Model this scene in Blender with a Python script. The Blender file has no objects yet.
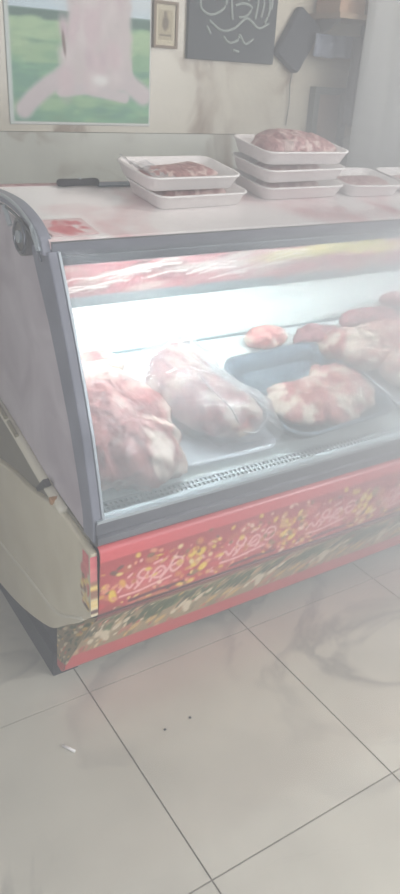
import bpy, bmesh, math, random
import numpy as np
from mathutils import Vector, Matrix, noise

C = bpy.context.scene
COL = C.collection
PI = math.pi

# ------------------------------------------------------------------ camera
cd = bpy.data.cameras.new('camera'); cam = bpy.data.objects.new('camera', cd); COL.objects.link(cam)
cd.sensor_fit = 'VERTICAL'; cd.sensor_height = 24; cd.lens = 734 / 894 * 24
cd.clip_start = 0.02; cd.clip_end = 60
R = ((0.84282298, -0.2018697, 0.49889683), (-0.5358195, -0.40166562, 0.74267233), (0.05046666, -0.89325996, -0.44669874))
M4 = Matrix(((R[0][0], -R[0][1], -R[0][2], 0), (R[1][0], -R[1][1], -R[1][2], 0), (R[2][0], -R[2][1], -R[2][2], 1.6), (0, 0, 0, 1)))
cam.matrix_world = M4
C.camera = cam
# ------------------------------------------------------------------ light
w = bpy.data.worlds.new('world'); C.world = w; w.use_nodes = True
w.node_tree.nodes['Background'].inputs[0].default_value = (0.80, 0.90, 1.0, 1)
w.node_tree.nodes['Background'].inputs[1].default_value = 0.5
C.view_settings.view_transform = 'Standard'; C.view_settings.look = 'None'
C.view_settings.gamma = 1; C.view_settings.use_curve_mapping = False
C.view_settings.exposure = 0.15


def area(name, loc, target, sx, sy, power, col):
    l = bpy.data.lights.new(name, 'AREA'); l.shape = 'RECTANGLE'; l.size = sx; l.size_y = sy
    l.energy = power; l.color = col
    o = bpy.data.objects.new(name, l); COL.objects.link(o); o.location = loc
    o.rotation_euler = (Vector(target) - Vector(loc)).to_track_quat('-Z', 'Y').to_euler()
    return o


area('shopfront_daylight', (2.9, -1.3, 2.0), (1.4, 1.2, 0.8), 2.6, 1.8, 190, (0.97, 0.98, 1.0))
area('ceiling_lamp_light', (2.4, 1.0, 2.78), (1.9, 1.2, 0), 0.3, 1.3, 22, (1.0, 0.95, 0.90))
area('left_fill_light', (-1.3, 0.2, 1.5), (0.6, 1.7, 0.6), 1.4, 1.4, 30, (0.92, 0.94, 1.0))  # fill lamp added at left to brighten the end panel; no window known
area('fridge_tube_light', (1.75, 1.515, 1.222), (1.75, 1.64, 0.75), 2.1, 0.03, 17, (0.88, 1.0, 1.0))

HAZE_BASE, HAZE_BLOB = 0.17, 2.3  # blob is a denser core for the white lens glow at right

area('rear_liner_fill', (1.75, 1.85, 1.025), (1.75, 1.83, 0.7), 2.1, 0.04, 9, (0.88, 1.0, 1.0))  # fill added under the canopy to brighten the back liner
sp = bpy.data.lights.new('haze_glow_spot', 'SPOT'); sp.energy = 1500; sp.spot_size = math.radians(21); sp.spot_blend = 1.0; sp.shadow_soft_size = 0.25; sp.color = (1, 0.99, 0.97)  # unseen spot added to brighten the dense part of the haze
so = bpy.data.objects.new('haze_glow_spot', sp); COL.objects.link(so); so.location = (3.2, -1.2, 2.1)
so.rotation_euler = (Vector((1.30, 0.95, 1.00)) - so.location).to_track_quat('-Z', 'Y').to_euler()

# ------------------------------------------------------------------ helpers
def s2l(c):
    return tuple((x / 12.92 if x <= 0.04045 else ((x + 0.055) / 1.055) ** 2.4) for x in c)


def rgb(r, g, b): return s2l((r / 255, g / 255, b / 255)) + (1,)


def obj(name, bm, mats, parent=None, smooth=False):
    me = bpy.data.meshes.new(name)
    bmesh.ops.recalc_face_normals(bm, faces=bm.faces[:]) if bm.faces else None
    bm.to_mesh(me); bm.free()
    for m in (mats if isinstance(mats, (list, tuple)) else [mats]): me.materials.append(m)
    if smooth:
        for p in me.polygons: p.use_smooth = True
    o = bpy.data.objects.new(name, me); COL.objects.link(o)
    if parent: o.parent = parent
    return o


def struct(name, bm, m):
    o = obj(name, bm, m); o['kind'] = 'structure'; return o


def tag(o, label, cat, group=None, kind=None):
    o['label'] = label; o['category'] = cat
    if group: o['group'] = group
    if kind: o['kind'] = kind
    return o


def thing(name, label, cat, loc=(0, 0, 0), rot=(0, 0, 0), group=None):
    o = bpy.data.objects.new(name, None); COL.objects.link(o); o.empty_display_size = 0.05
    o.location = loc; o.rotation_euler = rot
    return tag(o, label, cat, group)


def add_box(bm, x0, x1, y0, y1, z0, z1, bev=0):
    r = bmesh.ops.create_cube(bm, size=1)
    for v in r['verts']:
        v.co = Vector(((x0 + x1) / 2 + v.co.x * (x1 - x0), (y0 + y1) / 2 + v.co.y * (y1 - y0), (z0 + z1) / 2 + v.co.z * (z1 - z0)))
    if bev:
        es = list({e for v in r['verts'] for e in v.link_edges})
        bmesh.ops.bevel(bm, geom=es, offset=bev, segments=2, affect='EDGES', profile=0.5)
    return bm


def box(*a, **k): return add_box(bmesh.new(), *a, **k)


def prism(pts, x0, x1, bm=None, bev=0, seg=2):
    """extrude a (y,z) outline along x"""
    bm = bm or bmesh.new()
    a = [bm.verts.new((x0, y, z)) for y, z in pts]
    b = [bm.verts.new((x1, y, z)) for y, z in pts]
    n = len(pts)
    f = [bm.faces.new(a), bm.faces.new(b[::-1])]
    for i in range(n): bm.faces.new((a[i], b[i], b[(i + 1) % n], a[(i + 1) % n]))
    bmesh.ops.recalc_face_normals(bm, faces=bm.faces[:])
    if bev:
        es = list({e for ff in f for e in ff.edges})
        bmesh.ops.bevel(bm, geom=es, offset=bev, segments=seg, affect='EDGES', profile=0.5)
    return bm


def tube(pts, r, bm=None, n=8):
    bm = bm or bmesh.new()
    pts = [Vector(p) for p in pts]; rings = []
    for i, p in enumerate(pts):
        t = (pts[min(i + 1, len(pts) - 1)] - pts[max(i - 1, 0)]).normalized()
        up = Vector((0, 0, 1)) if abs(t.z) < 0.9 else Vector((1, 0, 0))
        a = t.cross(up).normalized(); b = t.cross(a).normalized()
        rr = r[i] if isinstance(r, (list, tuple)) else r
        rings.append([bm.verts.new(p + a * rr * math.cos(2 * PI * k / n) + b * rr * math.sin(2 * PI * k / n)) for k in range(n)])
    for i in range(len(rings) - 1):
        for k in range(n): bm.faces.new((rings[i][k], rings[i][(k + 1) % n], rings[i + 1][(k + 1) % n], rings[i + 1][k]))
    bm.faces.new(rings[0][::-1]); bm.faces.new(rings[-1])
    return bm


def smooth_path(pts, n=6):
    out = []; P = [np.array(p, float) for p in pts]; P = [2 * P[0] - P[1]] + P + [2 * P[-1] - P[-2]]
    for i in range(1, len(P) - 2):
        for k in range(n):
            t = k / n
            out.append(tuple(0.5 * ((2 * P[i]) + (-P[i - 1] + P[i + 1]) * t + (2 * P[i - 1] - 5 * P[i] + 4 * P[i + 1] - P[i + 2]) * t * t + (-P[i - 1] + 3 * P[i] - 3 * P[i + 1] + P[i + 2]) * t ** 3)))
    out.append(tuple(P[-2])); return out


def rrect(w_, d_, r, z, n=5):
    out = []
    for cx, cy, a0 in ((w_ / 2 - r, d_ / 2 - r, 0), (-w_ / 2 + r, d_ / 2 - r, 90), (-w_ / 2 + r, -d_ / 2 + r, 180), (w_ / 2 - r, -d_ / 2 + r, 270)):
        for k in range(n + 1):
            a = math.radians(a0 + 90 * k / n); out.append((cx + r * math.cos(a), cy + r * math.sin(a), z))
    return out


def loft(rings, cap0=True, cap1=True, bm=None):
    bm = bm or bmesh.new()
    R_ = [[bm.verts.new(p) for p in r] for r in rings]; n = len(R_[0])
    for i in range(len(R_) - 1):
        for k in range(n): bm.faces.new((R_[i][k], R_[i][(k + 1) % n], R_[i + 1][(k + 1) % n], R_[i + 1][k]))
    if cap0: bm.faces.new(R_[0][::-1])
    if cap1: bm.faces.new(R_[-1])
    return bm


# ------------------------------------------------------------------ materials
def mat(name, col, rough=0.5, metal=0.0, spec=0.5):
    m = bpy.data.materials.new(name); m.use_nodes = True
    b = m.node_tree.nodes['Principled BSDF']
    b.inputs['Base Color'].default_value = col; b.inputs['Roughness'].default_value = rough
    b.inputs['Metallic'].default_value = metal; b.inputs['Specular IOR Level'].default_value = spec
    return m


def nd(m, t, **k):
    n = m.node_tree.nodes.new(t)
    for a, v in k.items(): setattr(n, a, v)
    return n


def lk(m, a, b): m.node_tree.links.new(a, b)


def ramp(m, stops):
    r = nd(m, 'ShaderNodeValToRGB'); e = r.color_ramp.elements
    while len(e) < len(stops): e.new(0.5)
    for i, (p, c) in enumerate(stops): e[i].position = p; e[i].color = c
    return r


def noisy(name, stops, scale=8, detail=5, rough=0.5, dist=0.0, metal=0.0, bump=0.0, stretch=(1, 1, 1), spec=0.5):
    m = mat(name, (1, 1, 1, 1), rough, metal, spec); b = m.node_tree.nodes['Principled BSDF']
    tc = nd(m, 'ShaderNodeTexCoord'); mp = nd(m, 'ShaderNodeMapping'); mp.inputs['Scale'].default_value = stretch
    n = nd(m, 'ShaderNodeTexNoise'); n.inputs['Scale'].default_value = scale; n.inputs['Detail'].default_value = detail; n.inputs['Distortion'].default_value = dist
    r = ramp(m, stops)
    lk(m, tc.outputs['Object'], mp.inputs[0]); lk(m, mp.outputs[0], n.inputs['Vector']); lk(m, n.outputs[0], r.inputs[0]); lk(m, r.outputs[0], b.inputs['Base Color'])
    if bump:
        bp = nd(m, 'ShaderNodeBump'); bp.inputs['Strength'].default_value = bump; bp.inputs['Distance'].default_value = 0.01
        lk(m, n.outputs[0], bp.inputs['Height']); lk(m, bp.outputs[0], b.inputs['Normal'])
    return m


def vcol_mat(name, rough=0.5, spec=0.5):
    m = mat(name, (1, 1, 1, 1), rough, 0, spec)
    a = nd(m, 'ShaderNodeAttribute', attribute_name='print')
    lk(m, a.outputs['Color'], m.node_tree.nodes['Principled BSDF'].inputs['Base Color'])
    return m


def glassy(name, tint=(1, 1, 1, 1), film=0.06, film_col=(0.9, 0.95, 1, 1), rough=0.03, gloss=1.0):
    m = bpy.data.materials.new(name); m.use_nodes = True; nt = m.node_tree; nt.nodes.clear()
    out = nd(m, 'ShaderNodeOutputMaterial'); tr = nd(m, 'ShaderNodeBsdfTransparent'); gl = nd(m, 'ShaderNodeBsdfGlossy'); df = nd(m, 'ShaderNodeBsdfDiffuse')
    tr.inputs[0].default_value = tint; gl.inputs['Roughness'].default_value = rough; df.inputs[0].default_value = film_col
    lw = nd(m, 'ShaderNodeLayerWeight'); lw.inputs[0].default_value = 0.5
    pw = nd(m, 'ShaderNodeMath', operation='POWER'); pw.inputs[1].default_value = 4
    ma = nd(m, 'ShaderNodeMath', operation='MULTIPLY_ADD'); ma.inputs[1].default_value = 0.8 * gloss; ma.inputs[2].default_value = 0.03 * gloss
    m1 = nd(m, 'ShaderNodeMixShader'); m2 = nd(m, 'ShaderNodeMixShader')
    lk(m, lw.outputs['Facing'], pw.inputs[0]); lk(m, pw.outputs[0], ma.inputs[0]); lk(m, ma.outputs[0], m1.inputs[0]); lk(m, tr.outputs[0], m1.inputs[1]); lk(m, gl.outputs[0], m1.inputs[2])
    m2.inputs[0].default_value = film
    lk(m, m1.outputs[0], m2.inputs[1]); lk(m, df.outputs[0], m2.inputs[2]); lk(m, m2.outputs[0], out.inputs[0])
    m['mix'] = 1
    return m, m2


def marble(name, base, vein, scale, rough, grout=None, tile=None, vein_pos=0.5, off=(0, 0)):
    m = mat(name, (1, 1, 1, 1), rough); b = m.node_tree.nodes['Principled BSDF']
    tc = nd(m, 'ShaderNodeTexCoord')
    n1 = nd(m, 'ShaderNodeTexNoise'); n1.inputs['Scale'].default_value = scale; n1.inputs['Detail'].default_value = 6; n1.inputs['Distortion'].default_value = 0.8
    r1 = ramp(m, [(vein_pos - 0.03, (0, 0, 0, 1)), (vein_pos, (1, 1, 1, 1)), (vein_pos + 0.05, (0, 0, 0, 1))])
    n2 = nd(m, 'ShaderNodeTexNoise'); n2.inputs['Scale'].default_value = scale * 0.8; n2.inputs['Detail'].default_value = 3
    r2 = ramp(m, [(0.38, (0, 0, 0, 1)), (0.54, (1, 1, 1, 1))])
    mu = nd(m, 'ShaderNodeMath', operation='MULTIPLY')
    for n in (n1, n2): lk(m, tc.outputs['Object'], n.inputs['Vector'])
    n3 = nd(m, 'ShaderNodeTexNoise'); n3.inputs['Scale'].default_value = scale * 3; n3.inputs['Detail'].default_value = 8
    lk(m, tc.outputs['Object'], n3.inputs['Vector'])
    r3 = ramp(m, [(0.3, tuple(c * 0.90 for c in base[:3]) + (1,)), (0.7, tuple(min(1, c * 1.05) for c in base[:3]) + (1,))])
    lk(m, n3.outputs[0], r3.inputs[0])
    lk(m, n1.outputs[0], r1.inputs[0]); lk(m, n2.outputs[0], r2.inputs[0]); lk(m, r1.outputs[0], mu.inputs[0]); lk(m, r2.outputs[0], mu.inputs[1])
    mx = nd(m, 'ShaderNodeMix', data_type='RGBA'); mx.inputs['B'].default_value = vein
    lk(m, mu.outputs[0], mx.inputs['Factor']); lk(m, r3.outputs[0], mx.inputs['A'])
    lk(m, mx.outputs['Result'], b.inputs['Base Color'])
    return m


M = {}
M['floor'] = marble('floor_tile', rgb(190, 185, 172), rgb(150, 146, 138), 1.6, 0.35)
M['grout'] = mat('grout', rgb(128, 120, 112), 0.9)
M['wall'] = marble('wall_marble', rgb(196, 188, 170), rgb(128, 106, 80), 1.5, 0.25, vein_pos=0.47)
M['wall_low'] = marble('wall_marble_pale', rgb(190, 190, 178), rgb(120, 100, 76), 2.0, 0.25, vein_pos=0.47)
M['plaster'] = noisy('plaster', [(0.3, rgb(190, 188, 180)), (0.7, rgb(205, 203, 196))], 3, rough=0.9)
M['alu'] = noisy('aluminium_frame', [(0.3, rgb(110, 112, 122)), (0.7, rgb(140, 142, 150))], 20, rough=0.38, metal=0.75, stretch=(0.2, 1, 1))
M['alu_bright'] = mat('bright_trim', rgb(180, 188, 194), 0.35, 0.5)
M['post'] = noisy('grey_post', [(0.3, rgb(116, 118, 130)), (0.7, rgb(140, 142, 154))], 9, rough=0.4)
M['side'] = noisy('side_sheet', [(0.35, rgb(176, 166, 174)), (0.65, rgb(200, 192, 198))], 6, detail=8, rough=0.33, dist=0.6)
M['beige'] = noisy('beige_plastic', [(0.3, rgb(200, 190, 166)), (0.7, rgb(214, 206, 184))], 7, detail=6, rough=0.45)
M['beige_light'] = mat('pale_plastic', rgb(214, 208, 190), 0.4)
M['recess'] = mat('recess_plastic', rgb(128, 122, 108), 0.6)
M['dark'] = mat('dark_base', rgb(38, 36, 40), 0.8)
M['white'] = noisy('white_liner', [(0.3, rgb(226, 234, 234)), (0.7, rgb(240, 245, 244))], 4, rough=0.4)
M['deck'] = noisy('deck_sheet', [(0.3, rgb(215, 225, 228)), (0.7, rgb(235, 240, 240))], 12, rough=0.3)
M['top'] = noisy('top_sheet', [(0.30, rgb(206, 140, 144)), (0.40, rgb(230, 204, 204)), (0.52, rgb(244, 238, 236))], 3.2, detail=6, rough=0.28, dist=1.0)
M['rim'] = noisy('red_rim', [(0.4, rgb(120, 70, 72)), (0.6, rgb(160, 130, 128))], 30, rough=0.6)
M['foam'] = noisy('foam', [(0.3, rgb(226, 220, 218)), (0.7, rgb(238, 233, 230))], 60, rough=0.55)
M['steel'] = mat('steel_tray', rgb(190, 198, 206), 0.28, 0.85)
M['darksteel'] = mat('dark_steel_pan', rgb(92, 106, 120), 0.4, 0.5)
M['silver'] = mat('pale_tray', rgb(214, 218, 228), 0.3, 0.1)
M['print'] = vcol_mat('printed_vinyl', 0.35)
M['paper'] = vcol_mat('printed_paper', 0.6)
M['tube'] = mat('lamp_tube', (1, 1, 1, 1)); _b = M['tube'].node_tree.nodes['Principled BSDF']
_b.inputs['Emission Color'].default_value = (0.9, 1, 1, 1); _b.inputs['Emission Strength'].default_value = 3
M['glass'], _gm = glassy('front_glass', (0.97, 0.99, 0.99, 1), 0.10, (0.88, 0.95, 0.97, 1), 0.08, 1.0)
# thin uneven pale film over the pane
_tc = nd(M['glass'], 'ShaderNodeTexCoord'); _n = nd(M['glass'], 'ShaderNodeTexNoise'); _n.inputs['Scale'].default_value = 2.2; _n.inputs['Detail'].default_value = 4
_r = ramp(M['glass'], [(0.35, (0.04, 0.04, 0.04, 1)), (0.7, (0.22, 0.22, 0.22, 1))])
lk(M['glass'], _tc.outputs['Object'], _n.inputs['Vector']); lk(M['glass'], _n.outputs[0], _r.inputs[0]); lk(M['glass'], _r.outputs[0], _gm.inputs[0])
M['bag'], _ = glassy('clear_plastic_bag', (0.96, 0.95, 0.97, 1), 0.22, (0.9, 0.88, 0.92, 1), 0.12, 2.2)
M['curtain'], _ = glassy('grey_plastic_sheet', (0.86, 0.87, 0.85, 1), 0.55, (0.50, 0.50, 0.48, 1), 0.3, 0.8)


def meat_mat(name, dark, mid, pale, fat, scale, fatpos):
    m = mat(name, (1, 1, 1, 1), 0.34); b = m.node_tree.nodes['Principled BSDF']
    tc = nd(m, 'ShaderNodeTexCoord'); mp = nd(m, 'ShaderNodeMapping'); mp.inputs['Scale'].default_value = (1.6, 0.5, 1.2); mp.inputs['Rotation'].default_value = (0.3, 0.2, 0.5)
    n = nd(m, 'ShaderNodeTexNoise'); n.inputs['Scale'].default_value = scale * 2.6; n.inputs['Detail'].default_value = 6; n.inputs['Distortion'].default_value = 0.6
    r = ramp(m, [(0.36, dark), (0.50, mid), (0.64, pale)])
    n2 = nd(m, 'ShaderNodeTexNoise'); n2.inputs['Scale'].default_value = scale; n2.inputs['Detail'].default_value = 7; n2.inputs['Distortion'].default_value = 1.0
    r2 = ramp(m, [(fatpos - 0.05, (0, 0, 0, 1)), (fatpos + 0.05, (1, 1, 1, 1))])
    mx = nd(m, 'ShaderNodeMix', data_type='RGBA'); mx.inputs['B'].default_value = fat
    lk(m, tc.outputs['Object'], mp.inputs[0]); lk(m, mp.outputs[0], n.inputs['Vector']); lk(m, n.outputs[0], r.inputs[0])
    lk(m, tc.outputs['Object'], n2.inputs['Vector']); lk(m, n2.outputs[0], r2.inputs[0])
    lk(m, r2.outputs[0], mx.inputs['Factor']); lk(m, r.outputs[0], mx.inputs['A']); lk(m, mx.outputs['Result'], b.inputs['Base Color'])
    bp = nd(m, 'ShaderNodeBump'); bp.inputs['Strength'].default_value = 0.6; bp.inputs['Distance'].default_value = 0.006
    lk(m, n.outputs[0], bp.inputs['Height']); lk(m, bp.outputs[0], b.inputs['Normal'])
    return m


M['meat'] = meat_mat('red_meat', rgb(138, 58, 64), rgb(178, 90, 94), rgb(208, 132, 130), rgb(238, 208, 190), 13, 0.53)
M['joint'] = meat_mat('joint_meat', rgb(120, 50, 52), rgb(160, 78, 78), rgb(190, 122, 118), rgb(228, 200, 188), 6.5, 0.55)
M['meat_fat'] = meat_mat('fatty_meat', rgb(160, 72, 76), rgb(196, 108, 104), rgb(218, 150, 140), rgb(244, 218, 200), 15, 0.52)
M['meat_dark'] = meat_mat('dark_meat', rgb(108, 44, 54), rgb(146, 70, 78), rgb(178, 104, 108), rgb(214, 172, 164), 14, 0.60)
M['meat_pink'] = meat_mat('minced_meat', rgb(140, 88, 88), rgb(164, 114, 112), rgb(184, 140, 134), rgb(210, 184, 176), 30, 0.56)


# ------------------------------------------------------------------ painting prints
class Canvas:
    def __init__(s, w_, h_, res, base):
        s.nx = int(w_ / res) + 1; s.ny = int(h_ / res) + 1; s.w = w_; s.h = h_
        s.X, s.Y = np.meshgrid(np.linspace(0, w_, s.nx), np.linspace(0, h_, s.ny))
        s.c = np.zeros((s.ny, s.nx, 3)); s.c[:] = np.array(base) / 255

    def put(s, mask, col):
        mask = np.clip(mask, 0, 1)[..., None]; s.c = s.c * (1 - mask) + np.array(col) / 255 * mask

    def ell(s, x, y, a, b, col, rot=0, soft=0.15):
        dx = s.X - x; dy = s.Y - y; cr, sr = math.cos(rot), math.sin(rot)
        d = np.sqrt(((dx * cr + dy * sr) / a) ** 2 + ((-dx * sr + dy * cr) / b) ** 2)
        s.put((1 + soft - d) / (2 * soft), col)

    def stroke(s, pts, wd, col, soft=0.3):
        x0 = min(p[0] for p in pts) - wd * 2; x1 = max(p[0] for p in pts) + wd * 2
        i0 = max(0, int(x0 / s.w * (s.nx - 1))); i1 = min(s.nx, int(x1 / s.w * (s.nx - 1)) + 2)
        if i1 <= i0: return
        X = s.X[:, i0:i1]; Y = s.Y[:, i0:i1]; D = np.full(X.shape, 1e9)
        for (ax, ay), (bx, by) in zip(pts[:-1], pts[1:]):
            vx, vy = bx - ax, by - ay; L = vx * vx + vy * vy + 1e-12
            t = np.clip(((X - ax) * vx + (Y - ay) * vy) / L, 0, 1)
            D = np.minimum(D, np.hypot(X - ax - t * vx, Y - ay - t * vy))
        mk = np.clip((wd * (1 + soft) - D) / (2 * wd * soft), 0, 1)[..., None]
        s.c[:, i0:i1] = s.c[:, i0:i1] * (1 - mk) + np.array(col) / 255 * mk

    def rect(s, x0, x1, y0, y1, col, soft=0.002):
        mk = np.clip((s.X - x0) / soft, 0, 1) * np.clip((x1 - s.X) / soft, 0, 1) * np.clip((s.Y - y0) / soft, 0, 1) * np.clip((y1 - s.Y) / soft, 0, 1)
        s.put(mk, col)

    def mesh(s, name, posf, m, parent=None, thick=0.0):
        """posf(u, v) with u along width, v up, both in metres -> point"""
        me = bpy.data.meshes.new(name)
        vs = [posf(s.X[j, i], s.Y[j, i]) for j in range(s.ny) for i in range(s.nx)]
        fs = [(j * s.nx + i, j * s.nx + i + 1, (j + 1) * s.nx + i + 1, (j + 1) * s.nx + i) for j in range(s.ny - 1) for i in range(s.nx - 1)]
        me.from_pydata(vs, [], fs); me.update()
        lin = np.where(s.c <= 0.04045, s.c / 12.92, ((s.c + 0.055) / 1.055) ** 2.4)
        at = me.color_attributes.new('print', 'FLOAT_COLOR', 'POINT')
        at.data.foreach_set('color', np.concatenate([lin, np.ones((s.ny, s.nx, 1))], axis=2).ravel())
        me.materials.append(m)
        for p in me.polygons: p.use_smooth = True
        o = bpy.data.objects.new(name, me); COL.objects.link(o)
        if parent: o.parent = parent
        if thick:
            md = o.modifiers.new('thickness', 'SOLIDIFY'); md.thickness = thick; md.offset = 0
        return o


# ------------------------------------------------------------------ setting
WY = 2.8
# floor: individual tiles with grout between, all one structure
bm = bmesh.new()
tx, ty, x00, y00 = 0.566, 0.648, 0.647, 0.817
add_box(bm, -1.6, 4.4, -2.0, WY, -0.05, -0.003)
gr = obj('floor', bm, [M['grout'], M['floor']])
bm = bmesh.new(); bm.from_mesh(gr.data)
for i in range(-4, 7):
    for j in range(-5, 4):
        a0, a1 = x00 + i * tx + 0.0021, x00 + (i + 1) * tx - 0.0021
        b0, b1 = y00 + j * ty + 0.0021, y00 + (j + 1) * ty - 0.0021
        a0, a1, b0, b1 = max(a0, -1.6), min(a1, 4.4), max(b0, -2), min(b1, WY)
        if a1 - a0 < 0.02 or b1 - b0 < 0.02: continue
        k = len(bm.faces); add_box(bm, a0, a1, b0, b1, -0.01, 0)
        bm.faces.ensure_lookup_table()
        for f in bm.faces[k:]: f.material_index = 1
bmesh.ops.recalc_face_normals(bm, faces=bm.faces[:]); bm.to_mesh(gr.data); bm.free(); gr['kind'] = 'structure'
bm = box(-1.6, 4.4, WY, WY + 0.1, 1.40, 2.9)
bmA = struct('wall_back', bm, M['wall'])
bm = box(-1.6, 4.4, WY - 0.004, WY + 0.1, 0, 1.398)
struct('wall_lower', bm, M['wall_low'])['label'] = 'pale marble wall cladding below the joint'
struct('wall_left', box(-1.7, -1.6, -2, WY + 0.1, 0, 2.9), M['plaster'])
struct('wall_right', box(4.4, 4.5, -2, WY + 0.1, 0, 2.9), M['plaster'])
struct('ceiling', box(-1.7, 4.5, -2, WY + 0.1, 2.9, 3.0), M['plaster'])

# ------------------------------------------------------------------ fridge
X0, X1 = 0.59, 2.92
fr = thing('display_fridge', 'large glass-fronted butcher display fridge with red printed lower front', 'display fridge', (0, 0, 0))
DS = 0.2759
def dz(y): return 0.66 + DS * (y - 1.34)
TS = 0.1677
def tz(y): return 1.285 + TS * (y - 1.49)

glass_curve = smooth_path([(1.273, 0.712), (1.300, 0.826), (1.332, 0.933), (1.373, 1.033), (1.413, 1.132), (1.449, 1.209), (1.482, 1.278)], 4)
obj('cabinet_body', prism([(1.30, 0.650), (1.287, 0.44), (1.52, 0.09), (2.12, 0.09), (2.12, dz(1.95)), (1.95, dz(1.95) - 0.02), (1.34, 0.64)], X0 + 0.012, X1 - 0.012), M['dark'], fr)
obj('plinth', box(X0 + 0.09, X1 - 0.03, 1.72, 2.08, 0.0, 0.10), M['dark'], fr)
obj('shade_block', box(X0 - 0.008, X0 + 0.07, 1.575, 2.11, 0.0, 0.09), M['dark'], fr)  # dark block added to stand in for shadow under the left end
obj('shade_block', box(X1 - 0.08, X1 - 0.02, 1.545, 2.09, 0.0, 0.10), M['dark'], fr)  # matching dark block added under the unseen right end
obj('meat_deck', prism([(1.30, dz(1.34) - 0.012), (1.34, dz(1.34)), (1.945, dz(1.945)), (1.945, dz(1.945) - 0.015), (1.34, dz(1.34) - 0.014)], X0 + 0.012, X1 - 0.012), M['deck'], fr)
# liner with joint
lin = obj('back_liner', prism([(1.95, dz(1.95) + 0.004), (1.95, 1.290), (1.84, 1.308), (1.845, 1.335), (2.12, 1.22), (2.12, dz(1.95) + 0.004)], X0 + 0.012, X1 - 0.012), M['white'], fr)
obj('liner_seam', box(X0 + 0.012, X1 - 0.012, 1.944, 1.949, dz(1.95) + 0.001, dz(1.95) + 0.007), mat('seam', rgb(120, 140, 148), 0.6), fr)
# top sheet
obj('top_panel', prism([(1.480, tz(1.48) - 0.028), (1.480, tz(1.48) - 0.004), (1.49, tz(1.49)), (1.84, tz(1.84)), (1.84, tz(1.84) - 0.025)], X0 - 0.002, X1), M['top'], fr)
obj('top_back_rim', tube([(X0, 1.846, tz(1.84) - 0.004), (X1, 1.846, tz(1.84) - 0.004)], 0.009), M['rim'], fr)
obj('top_front_trim', prism([(1.474, 1.252), (1.474, 1.279), (1.482, 1.281), (1.482, 1.252)], X0, X1), M['alu'], fr)
# printed canopy behind the glass
cv = Canvas(X1 - X0 - 0.03, 0.212, 0.004, (128, 142, 148))
rnd = random.Random(5)
cv.rect(0, 9, 0.034, 0.150, (186, 112, 118), 0.008)
for k in range(150):
    u = rnd.uniform(0, 2.3); v = rnd.uniform(0.045, 0.138)
    c = rnd.choice([(176, 92, 100), (164, 84, 94), (186, 128, 130), (196, 164, 158), (150, 86, 94), (198, 180, 174), (176, 118, 106), (150, 110, 112)])
    if 0.75 < u < 1.3: c = rnd.choice([(220, 196, 96), (150, 130, 120), (226, 206, 130), (190, 150, 110)]) if v > 0.1 else c
    cv.ell(u, v, rnd.uniform(0.025, 0.09), rnd.uniform(0.006, 0.02), c, rnd.uniform(-0.1, 0.5), 0.35)
for u, v in ((0.84, 0.118), (0.94, 0.115), (1.04, 0.122), (1.16, 0.125)): cv.ell(u, v, 0.075, 0.016, (204, 186, 96), 0.1, 0.3)
for k in range(26):
    u = rnd.uniform(0, 0.9); v = rnd.uniform(0.05, 0.12); cv.stroke([(u, v), (u + 0.06, v + 0.014), (u + 0.12, v + 0.012)], 0.003, (232, 220, 214))
ca, cb = (1.677, 1.233), (1.794, 1.036)
def canopy(u, v):
    t = 1 - v / 0.212
    return (X0 + 0.015 + u, ca[0] + (cb[0] - ca[0]) * t, ca[1] + (cb[1] - ca[1]) * t + 0.0)
cano = obj('canopy', prism([(1.680, 1.236), (1.797, 1.038), (1.95, 1.042), (1.95, 1.30), (1.72, 1.275), (1.68, 1.27)], X0 + 0.013, X1 - 0.013), M['alu'], fr)
cv.mesh('canopy_print', canopy, M['print'], cano)
obj('lamp_housing', box(X0 + 0.015, X1 - 0.015, 1.480, 1.500, 1.228, 1.250, bev=0.004), M['alu'], fr)
obj('lamp_tube', tube([(X0 + 0.1, 1.512, 1.238), (X1 - 0.1, 1.512, 1.238)], 0.007), M['tube'], fr, True)
obj('lamp_tube', tube([(X0 + 0.1, 1.86, 1.034), (X1 - 0.1, 1.86, 1.034)], 0.007), M['tube'], fr, True)  # second glowing tube, added to go with the rear fill
# front pane
bm = bmesh.new()
rows = [[bm.verts.new((x, y, z)) for x in (X0 + 0.012, X1 - 0.012)] for y, z in glass_curve]
for a, b in zip(rows[:-1], rows[1:]): bm.faces.new((a[0], a[1], b[1], b[0]))
g = obj('front_glass', bm, M['glass'], fr, True)
md = g.modifiers.new('thickness', 'SOLIDIFY'); md.thickness = 0.004; md.offset = 1
# lower frame: stepped aluminium rail with bright lip
obj('front_rail', prism([(1.262, 0.648), (1.256, 0.655), (1.256, 0.672), (1.264, 0.676), (1.266, 0.706), (1.284, 0.712), (1.284, 0.69), (1.296, 0.66), (1.296, 0.645), (1.27, 0.645)], X0 - 0.006, X1), M['alu'], fr)
obj('glass_sill', prism([(1.262, 0.706), (1.262, 0.713), (1.286, 0.716), (1.286, 0.708)], X0 - 0.004, X1), M['alu_bright'], fr)
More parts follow.
